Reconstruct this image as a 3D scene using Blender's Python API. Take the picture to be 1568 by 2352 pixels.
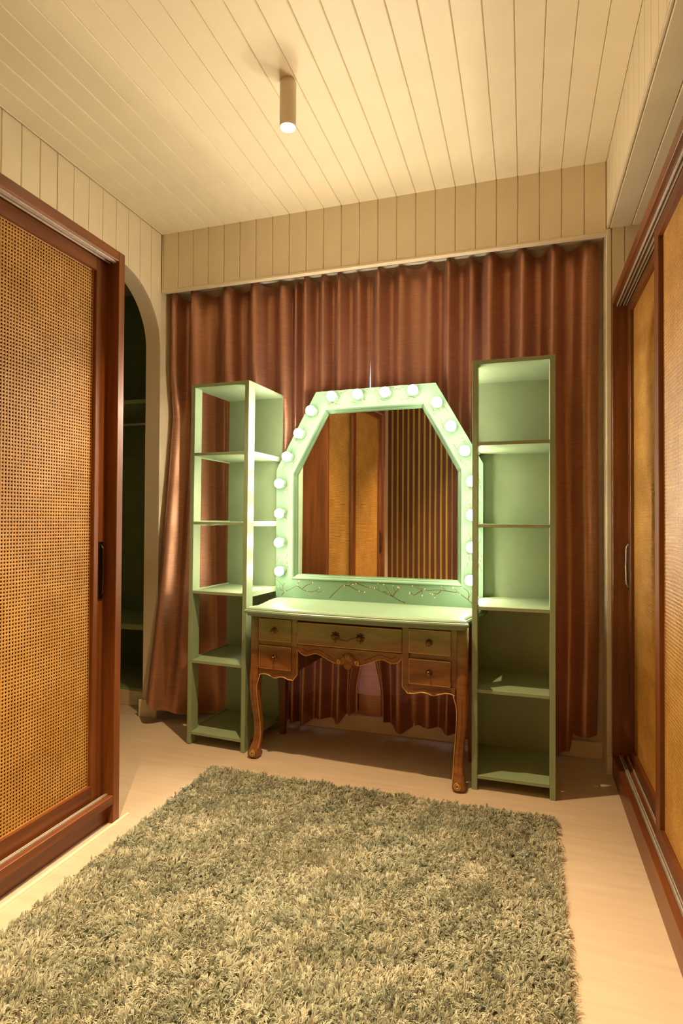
import bpy, bmesh, math, random
import numpy as np
from mathutils import Vector, Matrix
random.seed(7); rng = np.random.default_rng(11)
for o in list(bpy.data.objects): bpy.data.objects.remove(o, do_unlink=True)
SC = bpy.context.scene
COL = SC.collection
PI = math.pi

# ------------------------------------------------------------------ camera, world, exposure
cam_d = bpy.data.cameras.new('camera'); cam = bpy.data.objects.new('camera', cam_d); COL.objects.link(cam)
cam_d.sensor_fit = 'VERTICAL'; cam_d.sensor_height = 36.0; cam_d.lens = 20.44; cam_d.clip_start = 0.02
_r = Vector((0.953801, 0.300392, 0.005260)); _d = Vector((0.000451, 0.016076, -0.999871)); _f = Vector((-0.300437, 0.953680, 0.015198))
cam.matrix_world = Matrix(((_r.x, -_d.x, -_f.x, 0.0), (_r.y, -_d.y, -_f.y, 0.0), (_r.z, -_d.z, -_f.z, 1.24), (0, 0, 0, 1)))
SC.camera = cam
world = bpy.data.worlds.new('world'); SC.world = world; world.use_nodes = True
world.node_tree.nodes['Background'].inputs[0].default_value = (0.74, 0.84, 1.0, 1)
world.node_tree.nodes['Background'].inputs[1].default_value = 1.0      # overcast daylight outside the curtained window
SC.view_settings.view_transform = 'Standard'; SC.view_settings.look = 'None'
SC.view_settings.gamma = 1.0; SC.view_settings.use_curve_mapping = False
SC.view_settings.exposure = 0.15
LAMP_W = (190.0, 430.0, 300.0)          # the downlight in view, then the two added fill downlights
LAMP_COL = (1.0, 0.69, 0.37)
BULB_L = 312.0          # radiance of the vanity bulbs
BULB_COL = (1.0, 0.86, 0.64)

# ------------------------------------------------------------------ materials
class NT:
    def __init__(s, name):
        s.m = bpy.data.materials.new(name); s.m.use_nodes = True
        s.t = s.m.node_tree; s.b = s.t.nodes['Principled BSDF']; s.out = s.t.nodes['Material Output']
    def n(s, typ, **kw):
        x = s.t.nodes.new(typ)
        for k, v in kw.items():
            if k in x.inputs: x.inputs[k].default_value = v
            else: setattr(x, k, v)
        return x
    def l(s, a, b): s.t.links.new(a, b)
    def coord(s, scale=(1, 1, 1), src='Object'):
        c = s.n('ShaderNodeTexCoord'); mp = s.n('ShaderNodeMapping'); mp.inputs['Scale'].default_value = scale
        s.l(c.outputs[src], mp.inputs['Vector']); return mp.outputs['Vector']
    def noise(s, vec, scale=5, detail=3, rough=.5):
        x = s.n('ShaderNodeTexNoise'); x.inputs['Scale'].default_value = scale; x.inputs['Detail'].default_value = detail
        x.inputs['Roughness'].default_value = rough; s.l(vec, x.inputs['Vector']); return x.outputs['Fac']
    def ramp(s, fac, stops):
        r = s.n('ShaderNodeValToRGB'); e = r.color_ramp.elements
        while len(e) < len(stops): e.new(.5)
        for i, (p, c) in enumerate(stops): e[i].position = p; e[i].color = (*c, 1)
        s.l(fac, r.inputs['Fac']); return r.outputs['Color']
    def bump(s, h, strength=.2, dist=.002):
        b = s.n('ShaderNodeBump'); b.inputs['Strength'].default_value = strength; b.inputs['Distance'].default_value = dist
        s.l(h, b.inputs['Height']); s.l(b.outputs['Normal'], s.b.inputs['Normal'])
    def set(s, **kw):
        for k, v in kw.items(): s.b.inputs[k.replace('_', ' ')].default_value = v
        return s

def paint(name, col, rough=.5, var=.06, bump=.08, scale=6, spec=.4):
    t = NT(name); v = t.coord((1, 1, 1)); f = t.noise(v, scale, 4)
    t.l(t.ramp(f, [(.3, tuple(c*(1-var) for c in col)), (.7, tuple(min(1, c*(1+var)) for c in col))]), t.b.inputs['Base Color'])
    t.set(Roughness=rough); t.b.inputs['Specular IOR Level'].default_value = spec
    t.bump(t.noise(v, 180, 2), bump, .0008); return t.m
def wood(name, dark, light, axis, rough=.40, fine=1.0, coat=.08):
    t = NT(name); sc = [38*fine]*3; sc[axis] = 2.2
    v = t.coord(tuple(sc)); f = t.noise(v, 1.0, 6, .62)
    sc2 = [4.0]*3; sc2[axis] = .8
    f2 = t.noise(t.coord(tuple(sc2)), 1.0, 3)
    mx = t.n('ShaderNodeMath', operation='MULTIPLY_ADD'); mx.inputs[1].default_value = .45; t.l(f2, mx.inputs[0])
    m2 = t.n('ShaderNodeMath', operation='MULTIPLY'); m2.inputs[1].default_value = .55; t.l(f, m2.inputs[0]); t.l(m2.outputs[0], mx.inputs[2])
    t.l(t.ramp(mx.outputs[0], [(.34, dark), (.66, light)]), t.b.inputs['Base Color'])
    t.set(Roughness=rough, Coat_Weight=coat, Coat_Roughness=.18); t.bump(f, .12, .0006); return t.m
def metal(name, col, rough=.3, metallic=1.0):
    t = NT(name); f = t.noise(t.coord(), 60, 3)
    t.l(t.ramp(f, [(.3, tuple(c*.8 for c in col)), (.7, col)]), t.b.inputs['Base Color'])
    t.set(Roughness=rough, Metallic=metallic); return t.m
def emit(name, col, strength):
    t = NT(name); e = t.n('ShaderNodeEmission'); e.inputs['Color'].default_value = (*col, 1); e.inputs['Strength'].default_value = strength
    t.l(e.outputs[0], t.out.inputs['Surface']); return t.m

CREAM = paint('cream_paint', (.85, .75, .55), .45, .03, .1)
CREAM2 = paint('cream_trim_paint', (.80, .68, .48), .4, .03, .06)
GREEN = paint('sage_green_paint', (.28, .375, .225), .38, .05, .1, 9)
GREEN_TOP = paint('sage_green_gloss', (.22, .32, .20), .25, .05, .06, 7, .5)
GREEN_FR = paint('mint_frame_paint', (.18, .315, .20), .4, .1, .08, 5)
CLOSET = paint('dark_green_paint', (.22, .27, .13), .5, .08, .05)
WOODV = wood('mahogany_upright', (.085, .021, .004), (.26, .082, .017), 2)
WOODH = wood('mahogany_rail', (.085, .021, .004), (.26, .082, .017), 1)
WOODP = wood('veneer_panel', (.15, .05, .014), (.26, .10, .03), 2, .4, 1.4, .1)
SLAT = wood('slat_wood', (.06, .022, .010), (.15, .055, .022), 2, .4)
GOLDW = paint('ochre_backing', (.62, .43, .09), .5, .1)
DARKW = wood('dark_wood_wall', (.05, .018, .008), (.10, .036, .014), 2, .5)
ALU = metal('aluminium', (.82, .78, .68), .45, .55)
BRASS = metal('antique_brass', (.26, .14, .055), .28)
GILT = metal('gilt_trim', (.72, .46, .15), .42, .45)
STEEL = metal('dark_bronze', (.10, .07, .05), .35)

def m_floor():
    t = NT('pale_vinyl_floor'); v = t.coord((3, 26, 3)); f = t.noise(v, 1.2, 5, .55); g = t.noise(t.coord((1, 1, 1)), 1.3, 3)
    c1 = t.ramp(f, [(.3, (.59, .48, .35)), (.7, (.68, .56, .43))]); c2 = t.ramp(g, [(.3, (.93, .92, .90)), (.7, (1, 1, 1))])
    mx = t.n('ShaderNodeMix', data_type='RGBA', blend_type='MULTIPLY'); mx.inputs['Factor'].default_value = 1
    t.l(c1, mx.inputs[6]); t.l(c2, mx.inputs[7]); t.l(mx.outputs[2], t.b.inputs['Base Color'])
    t.set(Roughness=.42); t.bump(f, .1, .0008); return t.m
FLOOR = m_floor()

def m_cane():
    t = NT('woven_cane'); v = t.coord((1, 1, 1))
    f = t.noise(v, 7, 3); g = t.noise(t.coord((420, 420, 60)), 1, 3)
    c1 = t.ramp(f, [(.3, (.50, .25, .048)), (.7, (.67, .37, .09))]); c2 = t.ramp(g, [(.35, (.62, .58, .5)), (.6, (1, 1, 1))])
    mx = t.n('ShaderNodeMix', data_type='RGBA', blend_type='MULTIPLY'); mx.inputs['Factor'].default_value = 1
    t.l(c1, mx.inputs[6]); t.l(c2, mx.inputs[7]); t.l(mx.outputs[2], t.b.inputs['Base Color'])
    t.set(Roughness=.42); t.bump(g, .3, .0006); return t.m
CANE = m_cane()

def m_curtain(name, trans):
    t = NT(name); v = t.coord((14, 14, 520)); f = t.noise(v, 1, 4, .6)
    col = t.ramp(f, [(.3, (.37, .17, .10)), (.7, (.57, .295, .18))])
    t.l(col, t.b.inputs['Base Color'])
    t.set(Roughness=.35, Metallic=.62, Sheen_Weight=.12, Sheen_Roughness=.4)
    t.bump(f, .25, .0006)
    tr = t.n('ShaderNodeBsdfTranslucent'); tr.inputs['Color'].default_value = (.60, .24, .16, 1)
    mx = t.n('ShaderNodeMixShader'); mx.inputs[0].default_value = trans
    t.l(t.b.outputs[0], mx.inputs[1]); t.l(tr.outputs[0], mx.inputs[2]); t.l(mx.outputs[0], t.out.inputs['Surface'])
    return t.m
CURT = m_curtain('copper_satin', .05); HEM = m_curtain('copper_satin_hem', .01); SHEER = m_curtain('copper_satin_unlined', .22)

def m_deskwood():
    t = NT('green_to_brown_desk_wood'); v = t.coord((5, 30, 30)); f = t.noise(v, 1, 5, .6)
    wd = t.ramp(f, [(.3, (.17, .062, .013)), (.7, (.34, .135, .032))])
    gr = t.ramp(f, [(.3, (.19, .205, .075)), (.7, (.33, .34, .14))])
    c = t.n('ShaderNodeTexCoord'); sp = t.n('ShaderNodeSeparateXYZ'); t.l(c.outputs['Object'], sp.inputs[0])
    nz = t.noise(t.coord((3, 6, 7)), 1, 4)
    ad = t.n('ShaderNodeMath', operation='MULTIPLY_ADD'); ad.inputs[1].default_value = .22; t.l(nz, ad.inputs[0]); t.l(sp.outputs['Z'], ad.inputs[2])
    rp = t.ramp(ad.outputs[0], [(.66, (0, 0, 0)), (.80, (1, 1, 1))])  # colour goes from brown below to green above, boundary broken by noise
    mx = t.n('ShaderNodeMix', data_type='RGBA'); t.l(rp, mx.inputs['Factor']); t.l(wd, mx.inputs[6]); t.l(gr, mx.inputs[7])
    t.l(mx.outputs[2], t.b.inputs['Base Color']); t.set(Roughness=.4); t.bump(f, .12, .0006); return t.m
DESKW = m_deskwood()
DESKD = wood('desk_back_wood', (.10, .035, .012), (.20, .075, .025), 2, .5)

def m_mirror():
    t = NT('mirror_glass'); f = t.noise(t.coord(), 3, 2)
    t.l(t.ramp(f, [(.3, (.80, .79, .76)), (.7, (.84, .83, .80))]), t.b.inputs['Base Color']); t.set(Metallic=1.0, Roughness=.015); return t.m
MIRROR = m_mirror()
def m_glass():
    t = NT('window_glass'); tr = t.n('ShaderNodeBsdfTransparent'); gl = t.n('ShaderNodeBsdfGlossy'); gl.inputs['Roughness'].default_value = .02
    mx = t.n('ShaderNodeMixShader'); mx.inputs[0].default_value = .06; t.l(tr.outputs[0], mx.inputs[1]); t.l(gl.outputs[0], mx.inputs[2])
    t.l(mx.outputs[0], t.out.inputs['Surface']); return t.m
GLASS = m_glass()
def m_bulb():
    # LED globe: most of the light leaves through the front of the globe, little through its neck side
    t = NT('lit_bulb'); e = t.n('ShaderNodeEmission'); e.inputs['Color'].default_value = (*BULB_COL, 1)
    c = t.n('ShaderNodeTexCoord'); sp = t.n('ShaderNodeSeparateXYZ'); t.l(c.outputs['Normal'], sp.inputs[0])
    r = t.n('ShaderNodeMapRange', interpolation_type='SMOOTHSTEP'); r.inputs['From Min'].default_value = .38; r.inputs['From Max'].default_value = -.85
    r.inputs['To Min'].default_value = BULB_L*.011; r.inputs['To Max'].default_value = BULB_L
    t.l(sp.outputs['Y'], r.inputs['Value']); t.l(r.outputs[0], e.inputs['Strength']); t.l(e.outputs[0], t.out.inputs['Surface']); return t.m
BULB = m_bulb(); DIFF = emit('lit_diffuser', (1, .86, .62), 40)
BRANCHM = paint('painted_branch_brown', (.11, .05, .02), .6); BLOSSOM = paint('painted_blossom', (.85, .62, .42), .6)
PAPER = paint('paper_white', (.8, .75, .65), .6)
WINF = paint('window_frame_white', (.7, .7, .68), .4)

def m_rug():
    t = NT('shag_pile'); a = t.n('ShaderNodeAttribute'); a.attribute_name = 'tint'
    g = t.noise(t.coord((1, 1, .01)), 3.2, 3)
    ad = t.n('ShaderNodeMath', operation='MULTIPLY_ADD'); ad.inputs[1].default_value = .5; t.l(g, ad.inputs[0]); 
    m2 = t.n('ShaderNodeMath', operation='MULTIPLY'); m2.inputs[1].default_value = .5; t.l(a.outputs['Fac'], m2.inputs[0]); t.l(m2.outputs[0], ad.inputs[2])
    t.l(t.ramp(ad.outputs[0], [(.2, (.18, .23, .16)), (.5, (.45, .475, .36)), (.8, (.73, .69, .55))]), t.b.inputs['Base Color'])
    t.set(Roughness=.6, Sheen_Weight=.3)
    tr = t.n('ShaderNodeBsdfTranslucent'); tr.inputs['Color'].default_value = (.66, .62, .44, 1)
    mx = t.n('ShaderNodeMixShader'); mx.inputs[0].default_value = .2
    t.l(t.b.outputs[0], mx.inputs[1]); t.l(tr.outputs[0], mx.inputs[2]); t.l(mx.outputs[0], t.out.inputs['Surface']); return t.m
RUG = m_rug()
RUGB = paint('rug_backing', (.20, .21, .13), .9)

# ------------------------------------------------------------------ helpers
def link(name, me, mat, parent=None, loc=(0, 0, 0)):
    o = bpy.data.objects.new(name, me); COL.objects.link(o)
    if mat and not me.materials: me.materials.append(mat)
    if parent: o.parent = parent
    o.location = loc
    return o
def obj(name, bm, mat, parent=None, smooth=False, loc=(0, 0, 0)):
    bmesh.ops.recalc_face_normals(bm, faces=bm.faces[:])
    me = bpy.data.meshes.new(name); bm.to_mesh(me); bm.free()
    if smooth:
        for p in me.polygons: p.use_smooth = True
    return link(name, me, mat, parent, loc)
def tag(o, label, cat, group=None, kind=None):
    o['label'] = label; o['category'] = cat
    if group: o['group'] = group
    if kind: o['kind'] = kind
    return o
def struct(o, label, cat): return tag(o, label, cat, kind='structure')
def thing(name, label, cat, loc=(0, 0, 0), rotz=0, group=None):
    o = bpy.data.objects.new(name, None); COL.objects.link(o); o.location = loc; o.rotation_euler = (0, 0, rotz); o.empty_display_size = .1
    return tag(o, label, cat, group)
def B(): return bmesh.new()
def box(bm, x0, x1, y0, y1, z0, z1, bev=0.0):
    vs = [bm.verts.new(p) for p in ((x0,y0,z0),(x1,y0,z0),(x1,y1,z0),(x0,y1,z0),(x0,y0,z1),(x1,y0,z1),(x1,y1,z1),(x0,y1,z1))]
    fs = [bm.faces.new([vs[i] for i in q]) for q in ((0,3,2,1),(4,5,6,7),(0,1,5,4),(1,2,6,5),(2,3,7,6),(3,0,4,7))]
    if bev:
        es = list({e for f in fs for e in f.edges})
        bmesh.ops.bevel(bm, geom=es, offset=bev, segments=1, affect='EDGES', profile=.5)
    return bm
def bx(*a, bev=0.0): return box(B(), *a, bev=bev)
def tube(bm, pts, r, n=8, cap=True):
    pts = [Vector(p) for p in pts]; m = len(pts); rs = r if isinstance(r, (list, tuple)) else [r]*m
    rings = []; ref = None
    for i, p in enumerate(pts):
        d = (pts[min(i+1, m-1)] - pts[max(i-1, 0)]).normalized()
        if ref is None:
            ref = Vector((0, 0, 1)) if abs(d.z) < .9 else Vector((0, 1, 0))
        a = (ref - d*ref.dot(d)).normalized(); b = d.cross(a); ref = a
        rings.append([bm.verts.new(p + (a*math.cos(2*PI*k/n) + b*math.sin(2*PI*k/n))*rs[i]) for k in range(n)])
    for i in range(m-1):
        for k in range(n): bm.faces.new((rings[i][k], rings[i][(k+1) % n], rings[i+1][(k+1) % n], rings[i+1][k]))
    if cap: bm.faces.new(rings[0][::-1]); bm.faces.new(rings[-1])
    return bm
def lathe(bm, prof, n=24, axis='Z', origin=(0, 0, 0)):
    # prof: list of (radius, height) along axis
    O = Vector(origin); rings = []
    for r, h in prof:
        ring = []
        for k in range(n):
            c, s = math.cos(2*PI*k/n)*r, math.sin(2*PI*k/n)*r
            v = Vector((c, s, h)) if axis == 'Z' else (Vector((c, h, s)) if axis == 'Y' else Vector((h, c, s)))
            ring.append(bm.verts.new(O+v))
        rings.append(ring)
    for a, b in zip(rings, rings[1:]):
        for k in range(n): bm.faces.new((a[k], a[(k+1) % n], b[(k+1) % n], b[k]))
    if prof[0][0] > 1e-6: bm.faces.new(rings[0][::-1])
    if prof[-1][0] > 1e-6: bm.faces.new(rings[-1])
    return bm
def prism(bm, pts, fn0, fn1):
    """polygon pts mapped by fn0 / fn1 to two parallel faces, with side walls"""
    a = [bm.verts.new(fn0(*p)) for p in pts]; b = [bm.verts.new(fn1(*p)) for p in pts]
    bm.faces.new(a); bm.faces.new(b[::-1]); n = len(pts)
    for i in range(n): bm.faces.new((a[i], a[(i+1) % n], b[(i+1) % n], b[i]))
    bm.normal_update(); bmesh.ops.triangulate(bm, faces=[f for f in bm.faces if len(f.verts) > 4])
    return bm
_pc = {}
def plank(parent, mat, org, wd, ld, nd, w, l, t=.012, c=.0035, name='plank'):
    """tongue-and-groove board: width along wd, length along ld, face towards nd, long edges chamfered"""
    key = (tuple(wd), tuple(ld), tuple(nd), round(w, 5), round(l, 5), mat.name)
    if key not in _pc:
        W, L, N = Vector(wd), Vector(ld), Vector(nd); g = .0008
        prof = [(g, -t), (g, -c), (g+c, 0), (w-g-c, 0), (w-g, -c), (w-g, -t)]
        bm = B(); a = [bm.verts.new(W*p+N*q) for p, q in prof]; b = [bm.verts.new(W*p+N*q+L*l) for p, q in prof]
        bm.faces.new(a); bm.faces.new(b[::-1])
        for i in range(6): bm.faces.new((a[i], a[(i+1) % 6], b[(i+1) % 6], b[i]))
        bmesh.ops.recalc_face_normals(bm, faces=bm.faces[:])
        me = bpy.data.meshes.new('plank'); bm.to_mesh(me); bm.free(); me.materials.append(mat); _pc[key] = me
    return link(name, _pc[key], None, parent, org)
def copy_tree(o, parent=None):
    c = o.copy(); COL.objects.link(c)
    if parent: c.parent = parent
    for ch in list(o.children): copy_tree(ch, c)
    return c

# ------------------------------------------------------------------ the room
XL, XR, YB, YV, ZC = -2.2, 1.05, -1.2, 3.153, 3.05      # left wall, right wall, wall behind the camera, pelmet face, ceiling
PX0, PP = -1.0041, .1076                                 # board joints
YW = 3.335                                               # back wall face
struct(obj('floor', bx(-3.4, XR+.1, YB-.1, YW+.7, -.1, 0), FLOOR), 'pale beige smooth floor with faint wood grain', 'floor')
ceil = struct(obj('ceiling', bx(XL-.1, XR+.1, YB-.1, YW+.2, ZC+.012, ZC+.1), CREAM), 'cream painted tongue and groove board ceiling', 'ceiling')
k = -12
while PX0+PP*k < .39:
    x0 = max(XL, PX0+PP*k); x1 = min(.392, PX0+PP*(k+1))
    if x1 > x0+.01: plank(ceil, CREAM, (x0, YB, ZC), (1,0,0), (0,1,0), (0,0,-1), x1-x0, YV-YB)
    k += 1

# left wall with the arched opening
AY, AZ, AR = 2.76, 2.325, .39
def arch_pts(n=28): return [(AY-AR*math.cos(PI*i/n), AZ+AR*math.sin(PI*i/n)) for i in range(n+1)]
poly = [(YB, 0), (AY-AR, 0)] + arch_pts() + [(AY+AR, 0), (YW+.1, 0), (YW+.1, ZC), (YB, ZC)]
wl = struct(obj('wall_left', prism(B(), poly, lambda y, z: (XL-.011, y, z), lambda y, z: (XL-.105, y, z)), CREAM2), 'cream boarded left wall with an arched opening', 'wall')
def arch_z(y):
    d = AR*AR-(y-AY)**2
    return AZ+math.sqrt(d) if d > 0 else None
y1 = 3.047; edges = [AY+AR+.0]
ys = [YV-.001] + [3.047-.1079*i for i in range(42)]
for hi, lo in zip(ys, ys[1:]):
    lo = max(lo, YB)
    if hi-lo < .02: break
    if hi > AY-AR and lo < AY+AR:
        n = 10; bot = []
        for i in range(n+1):
            y = lo+.0015+(hi-lo-.003)*i/n; z = arch_z(y); bot.append((y, z if z else (AZ if lo < AY-AR or hi > AY+AR else AZ)))
        pts = bot + [(hi-.0015, ZC), (lo+.0015, ZC)]
        if lo < AY-AR:      # board reaching down beside the opening
            pts = [(lo+.0015, 0), (AY-AR, 0)] + [p for p in bot if p[0] > AY-AR] + [(hi-.0015, ZC), (lo+.0015, ZC)]
        if hi > AY+AR+.001: pts = [p for p in bot if p[0] < AY+AR] + [(AY+AR, AZ), (AY+AR, 0), (hi-.0015, 0), (hi-.0015, ZC), (lo+.0015, ZC)]
        bm = prism(B(), pts, lambda y, z: (XL, y, z), lambda y, z: (XL-.012, y, z))
        obj('plank', bm, CREAM, wl)
    else:
        plank(wl, CREAM, (XL, lo, 0), (0,1,0), (0,0,1), (1,0,0), hi-lo, ZC)

# pelmet in front of the curtains
pel = struct(obj('trim_1', bx(XL, .46, YV+.012, YV+.03, 2.684, ZC), CREAM2), 'cream boarded pelmet hiding the curtain track', 'pelmet')
k = -12
while PX0+PP*k < .39:
    x0 = max(XL, PX0+PP*k); x1 = min(.39, PX0+PP*(k+1))
    if x1 > x0+.01: plank(pel, CREAM, (x0, YV, 2.696), (1,0,0), (0,0,1), (0,-1,0), x1-x0, ZC-2.696, .012, .004)
    k += 1
obj('bottom_strip', bx(XL, .39, YV-.001, YV+.034, 2.682, 2.697, bev=.003), CREAM, pel)

# bulkhead over the right wardrobe
bk = struct(obj('trim_2', bx(.402, XR, YB, YV, 2.722, ZC), CREAM2), 'cream boarded bulkhead above the right wardrobe', 'bulkhead')
y = YV
while y > YB+.05:
    lo = max(YB, y-.108); plank(bk, CREAM, (.39, lo, 2.712), (0,1,0), (0,0,1), (-1,0,0), y-lo, ZC-2.712); y = lo
xs = [.39, .404, .504, .612, .72, .828, .936, XR]
for a, b in zip(xs, xs[1:]): plank(bk, CREAM2, (a, YB, 2.71), (1,0,0), (0,1,0), (0,0,-1), b-a, YV-YB)
wr = struct(obj('wall_right', bx(XR, XR+.1, YB, YW+.15, 0, ZC), CREAM2), 'cream right wall behind the long wardrobe', 'wall')
pr = obj('pier', bx(.39, XR, YV+.012, YW+.15, 0, ZC), CREAM2, wr)
obj('corner_bead', bx(.388, .412, YV-.002, YV+.012, 0, 2.71, bev=.003), CREAM, wr)
for a, b in ((.414, .474), (.474, .5816), (.5816, .6892), (.6892, .7968), (.7968, .9044), (.9044, XR)):
    plank(wr, CREAM, (a, YV, 0), (1,0,0), (0,0,1), (0,-1,0), b-a, 2.71)

# back wall with the tall window behind the curtains
WX0, WX1, WZ0, WZ1 = -1.75, .10, .16, 2.50
wb = B()
for a in ((XL-.1, WX0, 0, ZC), (WX1, .39, 0, ZC), (WX0, WX1, 0, WZ0), (WX0, WX1, WZ1, ZC)): box(wb, a[0], a[1], YW, YW+.12, a[2], a[3])
struct(obj('wall_back', wb, CREAM2), 'cream back wall behind the curtains', 'wall')
wn = struct(obj('window_1', bx(WX0, WX1, YW+.05, YW+.09, WZ0, WZ0+.05), WINF), 'tall white framed window behind the curtains', 'window')
obj('frame_rail', bx(WX0, WX1, YW+.05, YW+.09, WZ1-.05, WZ1), WINF, wn)
obj('frame_rail', bx(WX0, WX1, YW+.05, YW+.09, 2.36, 2.42), WINF, wn)
for i in range(4):
    xx = WX0+(WX1-WX0-.06)*i/3; obj('frame_post', bx(xx, xx+.06, YW+.045, YW+.095, WZ0, WZ1), WINF, wn)
    if i < 3: obj('pane', bx(xx+.06, WX0+(WX1-WX0-.06)*(i+1)/3, YW+.068, YW+.072, WZ0+.05, WZ1-.05), GLASS, wn)
struct(obj('baseboard_back', bx(XL, .39, YW-.018, YW, 0, .09, bev=.003), CREAM), 'low cream baseboard below the curtains', 'baseboard')
struct(obj('baseboard_right', bx(.386, .412, YV-.014, YV-.002, 0, .09, bev=.002), CREAM), 'short cream baseboard block beside the right wardrobe', 'baseboard')
struct(obj('baseboard_left', bx(XL-.125, XL+.006, AY+AR-.016, AY+AR, 0, .105, bev=.003), CREAM), 'cream baseboard block at the foot of the arch', 'baseboard')
struct(obj('trim_3', tube(B(), [(-1.593, .66, .002), (-1.593, 2.085, .002)], .0065, 8), CREAM), 'thin cream floor bead along the left wardrobe', 'moulding')

# wall behind the camera: upright slats over ochre, seen in the mirror
wf = struct(obj('wall_front', bx(XL-.1, XR+.1, YB-.1, YB, 0, ZC), GOLDW), 'ochre wall striped with dark upright slats', 'wall')
for i in range(12):
    obj('slat', bx(-2.20+.0735*i, -2.155+.0735*i, YB, YB+.018, 0, ZC, bev=.002), SLAT, wf)
obj('wood_panel', bx(-1.325, XR, YB, YB+.03, 0, ZC, bev=.002), DARKW, wf)

# the small dressing closet beyond the arch
cw = B()
box(cw, -3.4, -3.3, 1.9, 4.0, 0, ZC); box(cw, -3.4, XL-.105, 3.92, 4.02, 0, ZC); box(cw, -3.4, XL-.105, 1.85, 1.95, 0, ZC)
box(cw, XL-.20, XL-.105, YW-.03, 4.0, 0, ZC)
struct(obj('wall_closet', cw, CLOSET), 'dark green walls of the closet beyond the arch', 'wall')
struct(obj('ceiling_closet', bx(-3.4, XL-.105, 1.85, 4.02, ZC-.01, ZC+.08), CREAM2), 'cream closet ceiling beyond the arch', 'ceiling')
cl = thing('closet_unit', 'dark green built-in closet with shelves and rail seen through the arch', 'closet', (-2.8, 3.6, 0))
CG = paint('closet_shelf_green', (.32, .38, .20), .5)
obj('back_panel', bx(-.5, .39, .28, .30, .1, 2.9), CLOSET, cl)
obj('plinth', bx(-.5, .39, -.30, -.28, 0, .10, bev=.002), CREAM2, cl)
obj('deck', bx(-.5, .39, -.295, .28, .095, .115), CG, cl)
obj('shelf', bx(-.5, .39, -.25, .28, .495, .53), CG, cl)
obj('shelf', bx(-.5, .39, -.20, .28, 2.045, 2.072), CG, cl)
obj('hanging_rail', tube(B(), [(-.5, -.02, 1.935), (.39, -.02, 1.935)], .009, 10), ALU, cl, True)

# ------------------------------------------------------------------ wardrobes with sliding cane doors
def cane_mesh(w, h, p=.0125, r=.0032):
    nx, nz = int(round(w/p)), int(round(h/p)); px, pz = w/nx, h/nz
    V = []; F = []
    # lattice of corners / mids on a (2nx+1) x (2nz+1) grid (cell centres unused)
    gi = -np.ones((2*nx+1, 2*nz+1), int); cnt = 0
    for i in range(2*nx+1):
        for j in range(2*nz+1):
            if i % 2 and j % 2: continue
            gi[i, j] = cnt; cnt += 1
            d = .0011 if (i % 2 == 0 and j % 2 == 0) else .0004
            V.append((d, i*px/2-w/2, j*pz/2))
    oc = [(r*math.cos(PI*k/4), r*1.08*math.sin(PI*k/4)) for k in range(8)]
    rg = [(2, 1), (2, 2), (1, 2), (0, 2), (0, 1), (0, 0), (1, 0), (2, 0)]
    for i in range(nx):
        for j in range(nz):
            cx, cz = (i+.5)*px-w/2, (j+.5)*pz
            for a, b in oc: V.append((-.0009, cx+a, cz+b))
            ring = [gi[2*i+a, 2*j+b] for a, b in rg]
            for k in range(8):
                k2 = (k+1) % 8; F.append((ring[k], ring[k2], cnt+k2, cnt+k))
            cnt += 8
    me = bpy.data.meshes.new('cane_panel'); me.from_pydata(V, [], F); me.materials.append(CANE)
    me.polygons.foreach_set('use_smooth', [True]*len(me.polygons)); me.update(); return me
def door(parent, xf, s, ya, yb, cane, handle=None, z0=.105, z1=2.302):
    """sliding door; front plane at x=xf facing direction s along x; ya<yb"""
    st, rt, rb, th = .066, .050, .066, .026
    xa, xb = (xf-th, xf) if s > 0 else (xf, xf+th)
    bm = B(); box(bm, xa, xb, ya, ya+st, z0, z1, bev=.002); box(bm, xa, xb, yb-st, yb, z0, z1, bev=.002)
    d = obj('door', bm, WOODV, parent)
    obj('rail', bx(xa, xb, ya+st, yb-st, z1-rt, z1), WOODH, d); obj('rail', bx(xa, xb, ya+st, yb-st, z0, z0+rb), WOODH, d)
    c = link('cane_panel', cane, None, d, (xf-s*.017, (ya+yb)/2, z0+rb))
    if s < 0: c.scale = (-1, 1, 1)
    if handle is not None:
        hy = handle; xo = xf
        h = obj('pull', bx(min(xo-s*.002, xo+s*.003), max(xo-s*.002, xo+s*.003), hy-.014, hy+.014, .915, 1.15, bev=.001), STEEL, d)
        obj('grip', tube(B(), [(xo+s*.003, hy, .93), (xo+s*.012, hy, .945), (xo+s*.014, hy, 1.03), (xo+s*.012, hy, 1.12), (xo+s*.003, hy, 1.135)], .0035, 8), ALU if s < 0 else STEEL, h, True)
    return d
H = 2.35
# left
WLX = -1.60
lw = thing('wardrobe', 'dark wood wardrobe with sliding cane doors on the left', 'wardrobe', (0, 0, 0))
obj('end_panel', bx(XL, WLX, 2.002, 2.039, 0, H, bev=.002), WOODV, lw)
obj('end_panel', bx(XL, WLX, .66, .70, 0, H, bev=.002), WOODV, lw)
obj('top_panel', bx(XL, WLX, .70, 2.002, 2.308, H, bev=.002), WOODH, lw)
obj('back_panel', bx(XL, XL+.012, .70, 2.002, .1, 2.308), DARKW, lw)
obj('base_panel', bx(XL+.012, WLX-.022, .70, 2.002, .085, .098), WOODH, lw)
obj('bottom_rail', bx(WLX-.022, WLX, .70, 2.002, .080, .116, bev=.002), WOODH, lw)
obj('plinth', bx(WLX-.05, WLX-.034, .70, 2.002, 0, .085), WOODH, lw)
for dx in (.028, .036): obj('track', bx(WLX-dx-.004, WLX-dx, .70, 2.002, .098, .117), ALU, lw)
for dx in (.013, .024, .044): obj('track', bx(WLX-dx-.0022, WLX-dx, .70, 2.002, 2.303, 2.308), ALU, lw)
ca = cane_mesh(.548, 2.081)
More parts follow.
